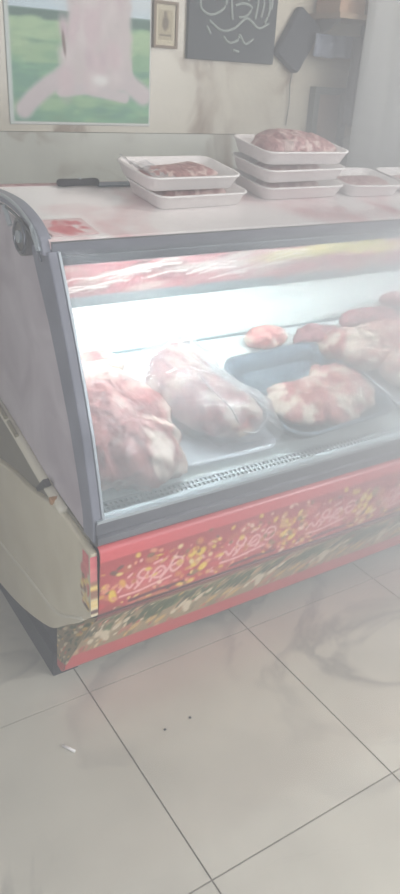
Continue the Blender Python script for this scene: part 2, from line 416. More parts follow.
# grille at the front of the deck, slotted
bm = bmesh.new()
def deckpt(x, y, h): return (x, y - h * 0.266, dz(y) + h * 0.964)
def dbox(bm, x0, x1, y0, y1, h0, h1):
    vs = [bm.verts.new(deckpt(x, y, h)) for h in (h0, h1) for x, y in ((x0, y0), (x1, y0), (x1, y1), (x0, y1))]
    for f in ((3, 2, 1, 0), (4, 5, 6, 7), (0, 1, 5, 4), (1, 2, 6, 5), (2, 3, 7, 6), (3, 0, 4, 7)): bm.faces.new([vs[i] for i in f])
for y0, y1 in ((1.338, 1.342), (1.352, 1.356), (1.366, 1.370), (1.380, 1.386)): dbox(bm, X0 + 0.02, X1 - 0.02, y0, y1, 0.002, 0.009)
x = X0 + 0.02
while x < X1 - 0.02:
    dbox(bm, x, x + 0.006, 1.338, 1.386, 0.002, 0.0085); x += 0.0135
obj('air_grille', bm, M['alu_bright'], fr)
bm = bmesh.new(); dbox(bm, X0 + 0.02, X1 - 0.02, 1.338, 1.386, 0.0005, 0.0018)
obj('grille_slot', bm, mat('slot_dark', rgb(110, 118, 124), 0.8), fr)

# ---- printed vinyl on the two lower front panels
def spline_fn(pts):
    P = [np.array(p) for p in pts]; L = [0]
    for a, b in zip(P[:-1], P[1:]): L.append(L[-1] + np.linalg.norm(b - a))
    def f(t):
        t = min(max(t, 0), L[-1])
        for i in range(len(P) - 1):
            if t <= L[i + 1] + 1e-9:
                k = (t - L[i]) / (L[i + 1] - L[i]); return P[i] * (1 - k) + P[i + 1] * k
        return P[-1]
    return f, L[-1]

up = smooth_path([(1.276, 0.436), (1.268, 0.47), (1.262, 0.52), (1.258, 0.58), (1.256, 0.622), (1.264, 0.640), (1.285, 0.645)], 4)
fu, Lu = spline_fn(up)
W = X1 - X0
cv = Canvas(W, Lu, 0.0028, (180, 80, 82))
rnd = random.Random(11)
cv.rect(-1, 9, Lu - 0.062, Lu + 1, (218, 98, 102), 0.006)
blob = lambda n, cols, v0, v1, a0, a1: [cv.ell(rnd.uniform(0, W), rnd.uniform(v0, v1), rnd.uniform(a0, a1), rnd.uniform(a0, a1) * 0.6, rnd.choice(cols), rnd.uniform(-0.6, 0.6), 0.3) for _ in range(n)]
blob(260, [(192, 74, 76), (166, 74, 72), (208, 108, 104), (186, 104, 84), (196, 120, 92)], 0, 0.145, 0.008, 0.03)
blob(90, [(120, 84, 74), (130, 92, 84), (94, 100, 80)], 0.0, 0.15, 0.004, 0.012)
blob(190, [(214, 176, 78), (206, 150, 80), (222, 190, 120)], 0.0, 0.145, 0.004, 0.012)
blob(160, [(222, 170, 160), (214, 140, 134)], 0.0, 0.15, 0.003, 0.010)
def script(u, v, s=1.0, col=(228, 170, 168)):
    L_ = [[(-.085, -.012), (-.07, .004), (-.055, -.012), (-.04, .006), (-.03, -.014)],
          [(-.04, -.02), (-.02, .0), (-.006, .02), (-.02, .032), (-.034, .018), (-.02, .004), (.004, .002)],
          [(0, -.014), (.012, .012), (.03, .022), (.042, .006), (.028, -.010), (.010, -.004), (.03, .008)],
          [(.03, -.016), (.05, .006), (.066, .030), (.088, .026), (.088, .004), (.066, -.008), (.056, .010), (.078, .016)],
          [(-.08, -.03), (-.03, -.032), (.02, -.026), (.06, -.022)],
          [(-.06, .024), (-.05, .03)], [(.01, .038), (.03, .042)]]
    for st in L_: cv.stroke([(u + a * s, v + b * s + a * 0.04) for a, b in smooth_path(st, 5)], 0.0036 * s, col, 0.5)
for k in range(9):
    u = 0.135 + k * 0.29
    cv.ell(u, 0.082, 0.085, 0.032, (206, 106, 108), 0.05, 0.6); script(u, 0.082, 1.0, (230, 172, 168))
    for dx, dy in ((0.13, .0), (0.145, .03), (0.155, -.02), (0.12, .035)): cv.ell(u + dx, 0.08 + dy, 0.016, 0.011, (226, 190, 84), 0.7, 0.3)
    cv.stroke([(u - 0.05, 0.024), (u + 0.03, 0.030), (u + 0.10, 0.028)], 0.005, (110, 66, 72), 0.6)
    leafs = [cv.ell(u + rnd.uniform(0.08, 0.2), rnd.uniform(0.02, 0.15), rnd.uniform(.006, .014), rnd.uniform(.005, .010), rnd.choice([(224, 184, 96), (214, 160, 110), (226, 200, 150), (150, 120, 84), (206, 130, 90)]), rnd.uniform(-1, 1), .4) for _ in range(22)]
cv.ell(0.035, 0.06, 0.01, 0.022, (226, 190, 80), 0.2, 0.3); cv.ell(0.06, 0.09, 0.008, 0.014, (220, 160, 90), 0.4, 0.3)
leafy2 = [cv.ell(rnd.uniform(0, W), rnd.uniform(0.0, 0.17), rnd.uniform(.004, .011), rnd.uniform(.003, .008), rnd.choice([(226, 186, 96), (220, 150, 120), (150, 110, 80), (232, 190, 170), (196, 120, 84)]), rnd.uniform(-1, 1), .4) for _ in range(260)]
cv.rect(-1, 9, -1, 0.012, (84, 56, 60), 0.006)
def pu(u, v):
    p = fu(v); return (X0 - 0.002 + u, p[0], p[1])
cv.mesh('upper_print_panel', pu, M['print'], fr, 0.002)
lo = smooth_path([(1.520, 0.062), (1.500, 0.085), (1.48, 0.128), (1.44, 0.20), (1.38, 0.29), (1.32, 0.375), (1.286, 0.415), (1.277, 0.434)], 4)
fl, Ll = spline_fn(lo)
HC = 0.13; KV = Ll / HC
cv = Canvas(W, HC, 0.0020, (168, 148, 112))
def leafy(u0, u1, v0, v1, n, cols, a0, a1):
    for _ in range(n): cv.ell(rnd.uniform(u0, u1), rnd.uniform(v0, v1), rnd.uniform(a0, a1) * .8, rnd.uniform(a0, a1) * .8, rnd.choice(cols), 0.0, 0.3)
leafy(0, W, 0.03, HC, 200, [(184, 156, 118), (196, 130, 104), (146, 132, 96), (208, 176, 136)], 0.008, 0.018)
leafy(0, W, 0.072, HC - .010, 480, [(66, 90, 52), (82, 108, 60), (56, 72, 50), (98, 120, 72), (112, 100, 66)], 0.007, 0.014)
leafy(0, W, 0.03, 0.07, 120, [(106, 112, 70), (132, 116, 78), (198, 152, 100), (186, 98, 82)], 0.004, 0.009)
leafy(0, W, 0.03, HC - .01, 110, [(234, 220, 190), (222, 202, 160)], 0.003, 0.008)
leafy(0, W, 0.03, HC - .005, 90, [(208, 96, 86), (222, 178, 90)], 0.003, 0.007)
for k in range(10):
    u = 0.08 + k * 0.26
    for dx, dy, a, b_ in ((0, 0, .024, .012), (.024, .012, .013, .013), (-.026, .008, .013, .012), (.016, -.014, .016, .008), (.044, .022, .011, .009), (-.036, -.008, .012, .008)): cv.ell(u + dx, 0.066 + dy, a * .9, b_ * .8, (232, 216, 186), -0.5, 0.3)
    for j in range(4): cv.stroke([(u + .09 + .024 * j, 0.078), (u + .10 + .024 * j, 0.106), (u + .112 + .024 * j, 0.084)], 0.005, (62, 90, 52))
    for dx, dy in ((.10, .055), (.15, .06), (.19, .05)): cv.ell(u + dx, dy, .014, .008, (218, 180, 110), 0.3, .3)
cv.rect(-1, 9, HC - 0.008, HC + 1, (120, 70, 66), 0.006)
cv.rect(-1, 9, -1, 0.036, (204, 82, 84), 0.004)
def pl_(u, v):
    p = fl(v * KV); return (X0 - 0.002 + u, p[0], p[1])
cv.mesh('lower_print_panel', pl_, M['print'], fr, 0.002)

# ---- left end
def f_on(z):
    for (a, b), (c, d) in zip(glass_curve[:-1], glass_curve[1:]):
        if b <= z <= d: return a + (c - a) * (z - b) / (d - b)
    return glass_curve[0][0] if z < glass_curve[0][1] else glass_curve[-1][0]
zs = [0.655, 0.712, 0.80, 0.90, 1.00, 1.10, 1.20, 1.262]
front = [(f_on(z) - 0.004, z) for z in zs]
wd_ = [0.055, 0.06, 0.066, 0.072, 0.078, 0.086, 0.100, 0.105]
back = [(y + w_, z) for (y, z), w_ in zip(front, wd_)]
obj('corner_post', prism(front + back[::-1], X0 - 0.012, X0 + 0.012, bev=0.004), M['post'], fr)
obj('post_trim', prism([(y - 0.003, z) for y, z in front] + [(y + 0.006, z) for y, z in front][::-1], X0 + 0.010, X0 + 0.016), M['alu_bright'], fr)
obj('end_panel', prism([(1.33, 0.65)] + back[1:] + [(1.60, 1.29), (1.84, tz(1.84) - 0.03), (2.12, 1.20), (2.12, 0.80), (1.91, 0.77), (1.55, 0.68)], X0 - 0.003, X0 + 0.005), M['side'], fr)
obj('end_recess', prism([(1.30, 0.645), (1.55, 0.675), (1.91, 0.765), (2.12, 0.80), (2.12, 0.5), (1.30, 0.5)], X0 - 0.006, X0 + 0.003), M['recess'], fr)
mould = smooth_path([(1.345, 0.640), (1.42, 0.648), (1.50, 0.640), (1.64, 0.607), (1.80, 0.588), (1.954, 0.561), (2.12, 0.53)], 4)
bot = smooth_path([(2.12, 0.04), (2.00, 0.062), (1.86, 0.092), (1.74, 0.128), (1.62, 0.175), (1.526, 0.222), (1.43, 0.305), (1.36, 0.362), (1.31, 0.41), (1.266, 0.45)], 3)
em = obj('end_moulding', prism([(1.264, 0.632)] + mould + bot, X0 - 0.022, X0 - 0.0025, bev=0.006, seg=3), M['beige'], fr)
obj('moulding_ridge', tube([(X0 - 0.021, y, z) for y, z in smooth_path([(2.10, 0.245), (2.021, 0.247), (1.90, 0.262), (1.76, 0.278), (1.62, 0.292), (1.53, 0.298), (1.45, 0.325), (1.38, 0.37), (1.315, 0.412)], 4)], 0.005), M['beige_light'], em, True)
obj('end_rail', tube([(X0 - 0.012, y, z) for y, z in smooth_path([(2.12, 0.815), (1.90, 0.758), (1.74, 0.722), (1.62, 0.690), (1.53, 0.668), (1.43, 0.650)], 4)], 0.014), M['beige_light'], fr, True)
bm = bmesh.new()
for a, b in (((1.95, 0.79), (1.88, 0.772)), ((1.86, 0.768), (1.80, 0.752)), ((1.78, 0.748), (1.72, 0.732))):
    tube([(X0 - 0.022, a[0], a[1]), (X0 - 0.022, b[0], b[1])], 0.006, bm)
obj('rail_wire', bm, mat('worn_wire', rgb(150, 142, 120), 0.4, 0.4), fr)
cl = obj('rail_clip', prism([(1.50, 0.690), (1.545, 0.655), (1.56, 0.645), (1.57, 0.655), (1.555, 0.668), (1.52, 0.70)], X0 - 0.032, X0 - 0.014, bev=0.003), mat('clip_dark', rgb(88, 84, 84), 0.4, 0.5), fr)
obj('rust_spot_screw', tube([(X0 - 0.030, 1.475, 0.662), (X0 - 0.010, 1.475, 0.662)], 0.010), mat('rusty', rgb(176, 130, 84), 0.8), fr)
# print wrapped on the moulding's front edge and on the base corner
cv = Canvas(0.060, 0.205, 0.0025, (206, 197, 174))
rr = random.Random(12)
for k in range(16): cv.ell(rr.uniform(.03, .06), rr.uniform(.13, .2), rr.uniform(.008, .016), rr.uniform(.012, .022), rr.choice([(214, 104, 112), (208, 120, 120), (222, 132, 130)]), 0, .4)
for k in range(34): cv.ell(rr.uniform(.014, .06), rr.uniform(.01, .12), rr.uniform(.004, .010), rr.uniform(.006, .016), rr.choice([(224, 186, 100), (206, 120, 104), (224, 206, 166), (226, 200, 130), (150, 110, 90)]), rr.uniform(-.4, .4), .4)
cv.ell(0.04, 0.014, 0.016, 0.007, (96, 70, 66), 0, 0.4)
cv.mesh('moulding_sticker', lambda u, v: (X0 - 0.0226, 1.332 - u * 1.0, 0.455 + v * 0.82), M['print'], em)
cv.c[:, :] = cv.c[:, -12:-11]
cv.mesh('moulding_edge_sticker', lambda u, v: (X0 - 0.0235 + u * 0.3, 1.2632, 0.455 + v * 0.82), M['print'], em)
cv = Canvas(0.26, 0.34, 0.003, (150, 132, 100))
rr = random.Random(3)
for k in range(70): cv.ell(rr.uniform(0, .26), rr.uniform(0.05, .34), rr.uniform(.008, .025), rr.uniform(.006, .014), rr.choice([(62, 78, 52), (80, 92, 58), (216, 200, 168), (190, 120, 90), (206, 170, 90), (120, 104, 76)]), rr.uniform(-.6, .6), .3)
cv.rect(-1, 1, -1, 0.05, (188, 62, 68), 0.006)
e0, e1 = Vector((1.518, 0.064)), Vector((1.277, 0.434)); e2, e3 = Vector((1.55, 0.064)), Vector((1.535, 0.235))
def endw(u, v):
    s = u / 0.26; t = v / 0.34
    a = e0.lerp(e1, t); b = e2.lerp(e3, t) ; p = b.lerp(a, s)
    return (X0 - 0.003, p.x, p.y)
cv.mesh('base_corner_print', endw, M['print'], fr, 0.003)
obj('base_side', prism([(1.53, 0.11), (1.55, 0.25), (1.8, 0.16), (2.1, 0.10), (2.1, 0.08)], X0 + 0.02, X0 + 0.03), M['dark'], fr)
# right end, plain
obj('end_panel', prism([(1.30, 0.45), (1.27, 0.65)] + front[1:] + [(1.49, 1.285), (1.875, tz(1.875)), (2.12, 1.22), (2.12, 0.13), (1.5, 0.13)], X1 - 0.012, X1 + 0.01, bev=0.004), M['side'], fr)
# hinge bracket at the top left corner
hb = obj('hinge_bracket', prism(smooth_path([(1.800, 1.346), (1.70, 1.345), (1.62, 1.338), (1.545, 1.318), (1.495, 1.290), (1.475, 1.255)], 4) + smooth_path([(1.495, 1.250), (1.52, 1.285), (1.56, 1.302), (1.63, 1.318), (1.70, 1.326), (1.800, 1.326)], 4), X0 - 0.020, X0 + 0.006, bev=0.003), M['post'], fr)
obj('hinge_disc', tube([(X0 - 0.024, 1.60, 1.272), (X0 - 0.004, 1.60, 1.272)], 0.042, n=28), mat('hinge_grey', rgb(128, 126, 126), 0.35, 0.6), hb)
obj('hinge_bolt', tube([(X0 - 0.030, 1.60, 1.272), (X0 - 0.022, 1.60, 1.272)], 0.014, n=16), M['alu_bright'], hb)
for i, (a, b) in enumerate((((1.70, 1.322), (1.665, 1.285)), ((1.53, 1.305), (1.495, 1.26)), ((1.80, 1.338), (1.74, 1.338)))):
    obj('hinge_strap', tube([(X0 - 0.022, a[0], a[1]), (X0 - 0.022, b[0], b[1])], 0.006), M['alu_bright'], hb)


for off, r_ in ((0.006, 0.004), (-0.016, 0.003)):
    obj('hinge_strap', tube([(X0 - 0.021, y, z + off) for y, z in smooth_path([(1.80, 1.338), (1.70, 1.337), (1.62, 1.328), (1.55, 1.308), (1.51, 1.286), (1.488, 1.256)], 4)], r_), M['alu_bright'] if off > 0 else M['alu'], hb, True)
obj('hinge_ring', tube([(X0 - 0.025, 1.60 + 0.034 * math.cos(a * PI / 12), 1.272 + 0.034 * math.sin(a * PI / 12)) for a in range(25)], 0.004), M['alu'], hb, True)
cv = Canvas(0.11, 0.10, 0.003, (226, 196, 196))
rr = random.Random(2)
for k in range(26): cv.ell(rr.uniform(.02, .09), rr.uniform(.02, .08), rr.uniform(.006, .02), rr.uniform(.006, .016), rr.choice([(212, 112, 116), (204, 96, 104), (232, 214, 212), (216, 150, 150)]), rr.uniform(-1, 1), .5)
cv.mesh('top_sticker', lambda u, v: (X0 + 0.012 + u, 1.50 + v, tz(1.50 + v) + 0.0012), M['print'], fr, 0.001)

# ------------------------------------------------------------------ meat and trays
def lump(name, parts, m, seed=0, amp=0.16, freq=9, parent=None, sub=5, flat=0.0):
    """one organic mass: a remeshed union of ellipsoids (x,y,z,rx,ry,rz), wrinkled by noise"""
    bm = bmesh.new()
    bmesh.ops.create_icosphere(bm, subdivisions=sub, radius=1.0)
    parts = [(Vector(p[:3]), Vector(p[3:6])) for p in parts]
    cen = sum((p for p, r in parts), Vector()) / len(parts)
    off = Vector((seed * 3.1, seed * 1.7, seed * 0.9))
    def inside(q):
        s = 0
        for p, r in parts:
            d = Vector(((q.x - p.x) / r.x, (q.y - p.y) / r.y, (q.z - p.z) / r.z)).length_squared
            s += math.exp(-1.2 * (d - 1))
        return s - 1.0
    mx = max((p - cen).length + max(r) for p, r in parts) * 1.6
    for v in bm.verts:
        d = v.co.normalized(); lo_, hi = 0.0, mx
        for _ in range(16):
            mid = (lo_ + hi) / 2
            if inside(cen + d * mid) > 0: lo_ = mid
            else: hi = mid
        q = cen + d * lo_
        nn = 0.8 * noise.fractal(q * freq + off, 0.8, 2.1, 6) + 0.9 * (0.35 - abs(noise.noise(q * freq * 1.3 + off))) + 0.35 * (0.3 - abs(noise.noise(q * freq * 3.7 + off)))
        q = cen + (q - cen) * (1 + amp * nn)
        if q.z < flat: q.z = flat + (q.z - flat) * 0.04
        v.co = q
    return obj(name, bm, m, parent, True)


DR = math.atan(DS); TR = math.atan(TS)
def on_deck(x, y, h=0.0): return (x, y - h * math.sin(DR), dz(y) + h * math.cos(DR) + 0.001)
def on_top(x, y, h=0.0): return (x, y - h * math.sin(TR), tz(y) + h * math.cos(TR) + 0.0005)

def place(o, loc, tilt, rz=0):
    o.rotation_mode = 'XYZ'
    o.matrix_world = Matrix.Translation(loc) @ Matrix.Rotation(tilt, 4, 'X') @ Matrix.Rotation(rz, 4, 'Z')
    return o

def pan_bm(w_, d_, h, t=0.003, r=0.035, taper=0.012, rim=0.012):
    R_ = [rrect(w_ - 2 * taper - 0.01, d_ - 2 * taper - 0.01, r, 0), rrect(w_ - 2 * taper, d_ - 2 * taper, r, 0.006), rrect(w_, d_, r, h - 0.003), rrect(w_ + rim * 2, d_ + rim * 2, r + rim, h - 0.003),
          rrect(w_ + rim * 2, d_ + rim * 2, r + rim, h), rrect(w_ - 2 * t, d_ - 2 * t, r, h), rrect(w_ - 2 * taper - 2 * t, d_ - 2 * taper - 2 * t, r, 0.008), rrect(w_ - 2 * taper - 0.014, d_ - 2 * taper - 0.014, r - .004, t)]
    return loft(R_)

# big joint at the left end
j = lump('meat_joint', [(0, -0.02, 0.065, .105, .13, .070), (-0.01, 0.13, 0.065, .11, .11, .068), (0.05, -0.12, 0.045, .075, .06, .050), (-0.05, -0.13, 0.05, .065, .07, .05), (0.08, 0.03, 0.05, .065, .11, .05)], M['joint'], 2, 0.21, 8, sub=6)
tag(j, 'large red and white meat joint on the deck at the left end of the fridge', 'meat', 'meat on the fridge deck')
place(j, on_deck(0.778, 1.570), DR, 0.05)
cf = lump('cavity_lump', [(0.075, -0.125, 0.045, .045, .05, .035), (0.045, -0.15, 0.04, .035, .035, .03)], M['meat_dark'], 5, 0.15, 14, j, sub=4)  # darker lump put where the joint has a dark cavity
cf['label'] = 'dark lump standing in for a cavity in the joint'
j2 = lump('meat_cut', [(0, 0, 0.035, .10, .05, .03), (0.07, 0.01, 0.03, .06, .05, .025)], M['meat_fat'], 9, 0.2, 10, sub=4)
tag(j2, 'small pale meat cut behind the large joint against the back liner', 'meat', 'meat on the fridge deck'); place(j2, on_deck(0.80, 1.86), DR)

# silver tray and bagged meat
t1 = obj('metal_tray', pan_bm(0.305, 0.35, 0.022, r=0.03), M['silver'], None, True)
tag(t1, 'shallow silver tray under the plastic bag of meat', 'tray', 'metal trays in the fridge'); place(t1, on_deck(1.055, 1.590), DR, -0.02)
bg = thing('bagged_meat', 'clear plastic bag of meat lying on the silver tray', 'bag of meat')
place(bg, on_deck(1.070, 1.615, 0.006), DR, -0.12)
MP = [(0.04, -0.06, 0.05, .11, .09, .05), (-0.03, 0.06, 0.06, .10, .10, .06), (-0.02, 0.14, 0.075, .055, .045, .05)]
lump('meat', MP, M['meat'], 4, 0.14, 10, bg)
bagp = [(p[0], p[1], p[2], p[3] + .014, p[4] + .014, p[5] + .014) for p in MP] + [(0.12, -0.09, 0.03, .06, .07, .035), (-0.10, 0.10, 0.06, .07, .08, .05)]
bb = lump('plastic_bag', bagp, M['bag'], 14, 0.20, 13, bg)
# crease lines of the gathered plastic
bm = bmesh.new()
for pts in ([(-0.02, 0.02, .128), (0.0, -0.05, .118), (0.03, -0.12, .10), (0.045, -0.165, .06)], [(0.045, -0.165, .06), (0.10, -0.16, .045), (0.16, -0.11, .05), (0.185, -0.05, .05)], [(0.185, -0.05, .05), (0.12, 0.02, .085), (0.04, 0.09, .12)]):
    tube([tuple(p) for p in smooth_path(pts, 4)], 0.0028, bm, 6)
M['crease'], _ = glassy('bag_crease', (1, 1, 1, 1), 0.6, (0.95, 0.93, 0.95, 1), 0.2, 1.5)
obj('bag_crease', bm, M['crease'], bg, True)

# dark pan with meat
t2 = obj('metal_pan', pan_bm(0.42, 0.385, 0.052, r=0.07, taper=0.022), M['darksteel'], None, True)
tag(t2, 'deep dark steel pan half filled with pink meat beside the silver tray', 'pan', 'metal trays in the fridge'); place(t2, on_deck(1.448, 1.590), DR, 0.05)
m2 = lump('meat_cut', [(-0.09, 0.01, 0.03, .08, .08, .024), (0.03, -0.02, 0.036, .11, .09, .032), (0.11, 0.02, 0.038, .07, .10, .034), (-0.02, -0.06, 0.03, .11, .06, .026)], M['meat_fat'], 21, 0.22, 11)
tag(m2, 'pink fatty meat cut lying in the dark steel pan', 'meat', 'meat on the fridge deck'); place(m2, on_deck(1.445, 1.545, 0.010), DR, 0.05)

# tray at right edge
t3 = obj('metal_tray', pan_bm(0.36, 0.34, 0.03, r=0.035), M['silver'], None, True)
tag(t3, 'silver tray at the right edge of the photo under meat', 'tray', 'metal trays in the fridge'); place(t3, on_deck(1.90, 1.58), DR, -0.02)

heap = [
    ('large rounded pink meat joint right of the dark pan', (1.80, 1.70, 0.0), 0.15, [(0, 0, 0.06, .12, .09, .06), (0.12, 0.01, 0.05, .09, .08, .045), (-0.08, 0.04, 0.05, .07, .07, .05), (0.2, -0.02, 0.05, .09, .08, .05)], 'meat_fat', 31),
    ('dark red meat cut against the back liner above the dark pan', (1.66, 1.83, 0.0), 0.0, [(0, 0, 0.03, .07, .05, .03), (0.06, 0.01, 0.035, .06, .05, .03)], 'meat_dark', 33),
    ('pale meat cut behind the dark pan at the back liner', (1.52, 1.88, 0.0), 0.1, [(0, 0, 0.03, .07, .045, .03), (-0.05, 0.0, 0.025, .05, .04, .022)], 'meat_fat', 35),
    ('pale pink meat cut lying in the silver tray at the right edge', (1.93, 1.535, 0.012), -0.1, [(0, 0, 0.045, .12, .08, .04), (0.08, -0.04, 0.035, .08, .07, .03), (-0.09, 0.03, 0.04, .06, .07, .04)], 'meat_fat', 37),
    ('dark meat cut behind the large rounded joint', (1.93, 1.87, 0.0), 0.0, [(0, 0, 0.04, .09, .05, .04), (0.10, 0.0, 0.035, .06, .05, .035)], 'meat_dark', 39),
    ('red meat cut beyond the right edge beside the rounded joint', (2.31, 1.74, 0.0), 0.0, [(0, 0, 0.06, .10, .10, .06), (0.1, 0.05, 0.05, .08, .08, .05)], 'meat', 41),
]
for lab, (x, y, h), rz, ps, mm, sd in heap:
    o = lump('meat_cut', ps, M[mm], sd, 0.2, 10)
    tag(o, lab, 'meat', 'meat on the fridge deck'); place(o, on_deck(x, y, h), DR, rz)
# small meat hanging from a hook bar at back right
o = thing('hanging_meat', 'small dark meat piece hanging high against the back liner at right', 'meat', (2.13, 1.90, 0.0))
lump('meat', [(0, 0, 0.895, .075, .035, .028), (0.06, 0, 0.89, .05, .03, .022)], M['meat_dark'], 51, 0.18, 12, o, sub=4, flat=-1)
obj('hook', tube(smooth_path([(0.02, 0.0, 0.905), (0.02, 0.005, 0.95), (0.02, 0.0, 1.0), (0.02, 0.0, 1.041)], 4), 0.002), M['alu_bright'], o, True)

# foam trays on the top sheet
def foam_bm(w_=0.262, d_=0.18, h=0.037):
    return loft([rrect(w_ - .04, d_ - .04, .02, 0), rrect(w_ - .032, d_ - .032, .022, 0.003), rrect(w_ - .008, d_ - .008, .03, h - .005), rrect(w_, d_, .034, h - .004), rrect(w_, d_, .034, h), rrect(w_ - .012, d_ - .012, .03, h), rrect(w_ - .05, d_ - .05, .02, .006)])
tray_defs = [
    ('foam meat tray at the bottom of the left two-tray stack', 1.058, 1.708, 0.000, 0.05, 'flat', 61),
    ('foam meat tray on top of the left two-tray stack', 1.035, 1.720, 0.041, 0.03, 'chop', 62),
    ('foam meat tray at the bottom of the tall three-tray stack', 1.418, 1.742, 0.000, 0.02, 'flat', 63),
    ('foam meat tray in the middle of the tall three-tray stack', 1.412, 1.745, 0.046, 0.05, 'flat', 64),
    ('heaped foam meat tray on top of the tall three-tray stack', 1.408, 1.745, 0.092, 0.00, 'heap', 65),
    ('foam meat tray lying right of the tall stack', 1.690, 1.735, 0.000, -0.06, 'flat', 66),
    ('foam meat tray cut by the right edge of the photo', 1.930, 1.730, 0.000, 0.04, 'flat', 67),
]
for lab, x, y, h, rz, kind, sd in tray_defs:
    t = thing('foam_meat_tray', lab, 'tray of meat', group='foam meat trays on the fridge top')
    place(t, on_top(x, y, h), TR, rz)
    s = 1.10 if x > 1.2 and x < 1.5 else (1.04 if x < 1.2 else 0.80)
    obj('foam_tray', foam_bm(0.275 * s, 0.185), M['foam'], t, True)
    if kind == 'flat': ps = [(-0.05, 0, 0.018, .06, .05, .013), (0.05, 0.0, 0.019, .06, .05, .014)]
    elif kind == 'chop': ps = [(-0.05, 0.0, 0.02, .06, .05, .014), (0.05, 0.01, 0.023, .055, .045, .015), (0.0, -0.02, 0.02, .08, .04, .012)]
    else: ps = [(-0.04, 0, 0.030, .085, .065, .040), (0.06, 0.0, 0.028, .075, .06, .030)]
    lump('meat', ps, M['meat_pink'], sd, 0.16, 22, t, sub=5, flat=0.007)
    if kind == 'chop':
        bm = bmesh.new(); r_ = random.Random(4)
        n = 14
        gridv = [[bm.verts.new((-0.142 + 0.09 * i / n, -0.07 + 0.14 * k / n, 0.030 + 0.008 * noise.noise(Vector((i * .5, k * .6, 3))) + 0.02 * max(0, 1 - i / 5))) for k in range(n + 1)] for i in range(n + 1)]
        for i in range(n):
            for k in range(n): bm.faces.new((gridv[i][k], gridv[i + 1][k], gridv[i + 1][k + 1], gridv[i][k + 1]))
        obj('cling_film', bm, M['bag'], t, True)
# knife on the back rim
kn = thing('knife', 'dark knife lying along the back edge of the fridge top', 'knife')
place(kn, on_top(0.90, 1.825, 0.0), TR, 0.02)
obj('knife_handle', loft([[(x_, a * math.cos(k * PI / 4), 0.011 + b * math.sin(k * PI / 4)) for k in range(8)] for x_, a, b in ((-0.15, .009, .008), (-0.14, .013, .010), (-0.09, .011, .009), (-0.05, .013, .010), (-0.04, .010, .008))]), M['dark'], kn, True)
obj('knife_blade', box(-0.042, 0.12, -0.014, 0.014, 0.002, 0.005), M['darksteel'], kn)
obj('knife_rivet', tube([(-0.09, 0, 0.018), (-0.09, 0, 0.0215)], 0.004), M['alu_bright'], kn)
bk = obj('dark_block', box(1.17, 1.20, 1.875, 1.90, tz(1.87) + 0.0, tz(1.87) + 0.06, bev=0.006), M['dark'])
bpy.data.objects.remove(bk)

# ------------------------------------------------------------------ wall things
# poster
cv = Canvas(0.572, 0.80, 0.004, (112, 156, 122))
cv.rect(-1, 1, 0.345, 2, (196, 214, 222), 0.004); cv.rect(-1, 1, 0.325, 0.372, (74, 110, 96), 0.006)
rr = random.Random(8)
for k in range(260):
    v = rr.uniform(0, 0.33); cv.ell(rr.uniform(0, .57), v, rr.uniform(.02, .06), rr.uniform(.006, .018), rr.choice([(108, 160, 128), (120, 172, 134), (146, 184, 140), (98, 150, 126)] if v < .2 else [(150, 184, 140), (164, 194, 150), (126, 170, 130)]), 0, .5)
for k in range(30): cv.ell(rr.uniform(0, .57), rr.uniform(.40, .8), rr.uniform(.05, .12), rr.uniform(.02, .05), (206, 216, 220), 0, .6)
# pale animal body on the poster
body = [(.05, .80, .10), (.045, .62, .11), (0.04, .50, .12), (0.035, .40, .132), (.03, .30, .14), (0.03, .22, .138), (0.025, .18, .145), (.02, .15, .165)]
for (a, b, c), (a2, b2, c2) in zip(body[:-1], body[1:]):
    for t in np.linspace(0, 1, 7): cv.ell(0.325 + a + (a2 - a) * t, b + (b2 - b) * t, (c + (c2 - c) * t) * 0.93, 0.034, (202, 190, 188), 0, .12)
cv.stroke(smooth_path([(0.22, .17), (0.15, .13), (0.09, .085), (0.055, .05)], 5), 0.032, (200, 188, 188))
cv.stroke(smooth_path([(0.44, .17), (0.49, .14), (0.54, .11)], 5), 0.036, (200, 188, 188))
cv.stroke([(0.20, .115), (0.30, .125), (0.46, .10)], 0.02, (200, 190, 190))
for k in range(60): cv.ell(0.325 + rr.uniform(-.11, .11), rr.uniform(.15, .78), rr.uniform(.01, .03), rr.uniform(.02, .06), rr.choice([(212, 200, 198), (196, 176, 180), (206, 186, 188)]), rr.uniform(-.2, .2), .6)
cv.ell(0.215, .27, .006, .04, (120, 96, 92), .1, .3); cv.ell(0.36, .155, .03, .018, (230, 226, 222), 0, .5)
cv.rect(-1, 1, -1, 0.012, (205, 205, 200), 0.002); cv.rect(-1, 0.022, -1, 2, (196, 204, 198), 0.01)
cv.rect(0.566, 1, -1, 2, (205, 205, 200), 0.002)
po = cv.mesh('poster', lambda u, v: (0.978 + u, WY - 0.003, 1.424 + v), M['paper'], None, 0.002)
tag(po, 'large poster of a pale animal body on green field on the marble wall', 'poster')

# small framed plaque
pq = thing('framed_plaque', 'small framed gold-toned picture between the poster and the calligraphy board', 'picture', (1.607, WY, 1.78))
bm = bmesh.new()
for a in ((-.053, .053, -.078, -.068), (-.053, .053, .068, .078), (-.053, -.043, -.068, .068), (.043, .053, -.068, .068)): add_box(bm, a[0], a[1], -.016, -.001, a[2], a[3])
obj('frame', bm, mat('brown_frame', rgb(120, 98, 72), .5), pq)
cv = Canvas(.088, .138, .002, (196, 186, 158))
cv.rect(.012, .076, .018, .12, (172, 160, 130)); cv.ell(.044, .075, .014, .024, (110, 96, 74), 0, .3); cv.ell(.044, .105, .008, .010, (120, 104, 80), 0, .3); cv.stroke([(.02, .035), (.068, .035)], .003, (110, 96, 74))
cv.mesh('picture', lambda u, v: (-.044 + u, -.009, -.069 + v), M['paper'], pq, .002)

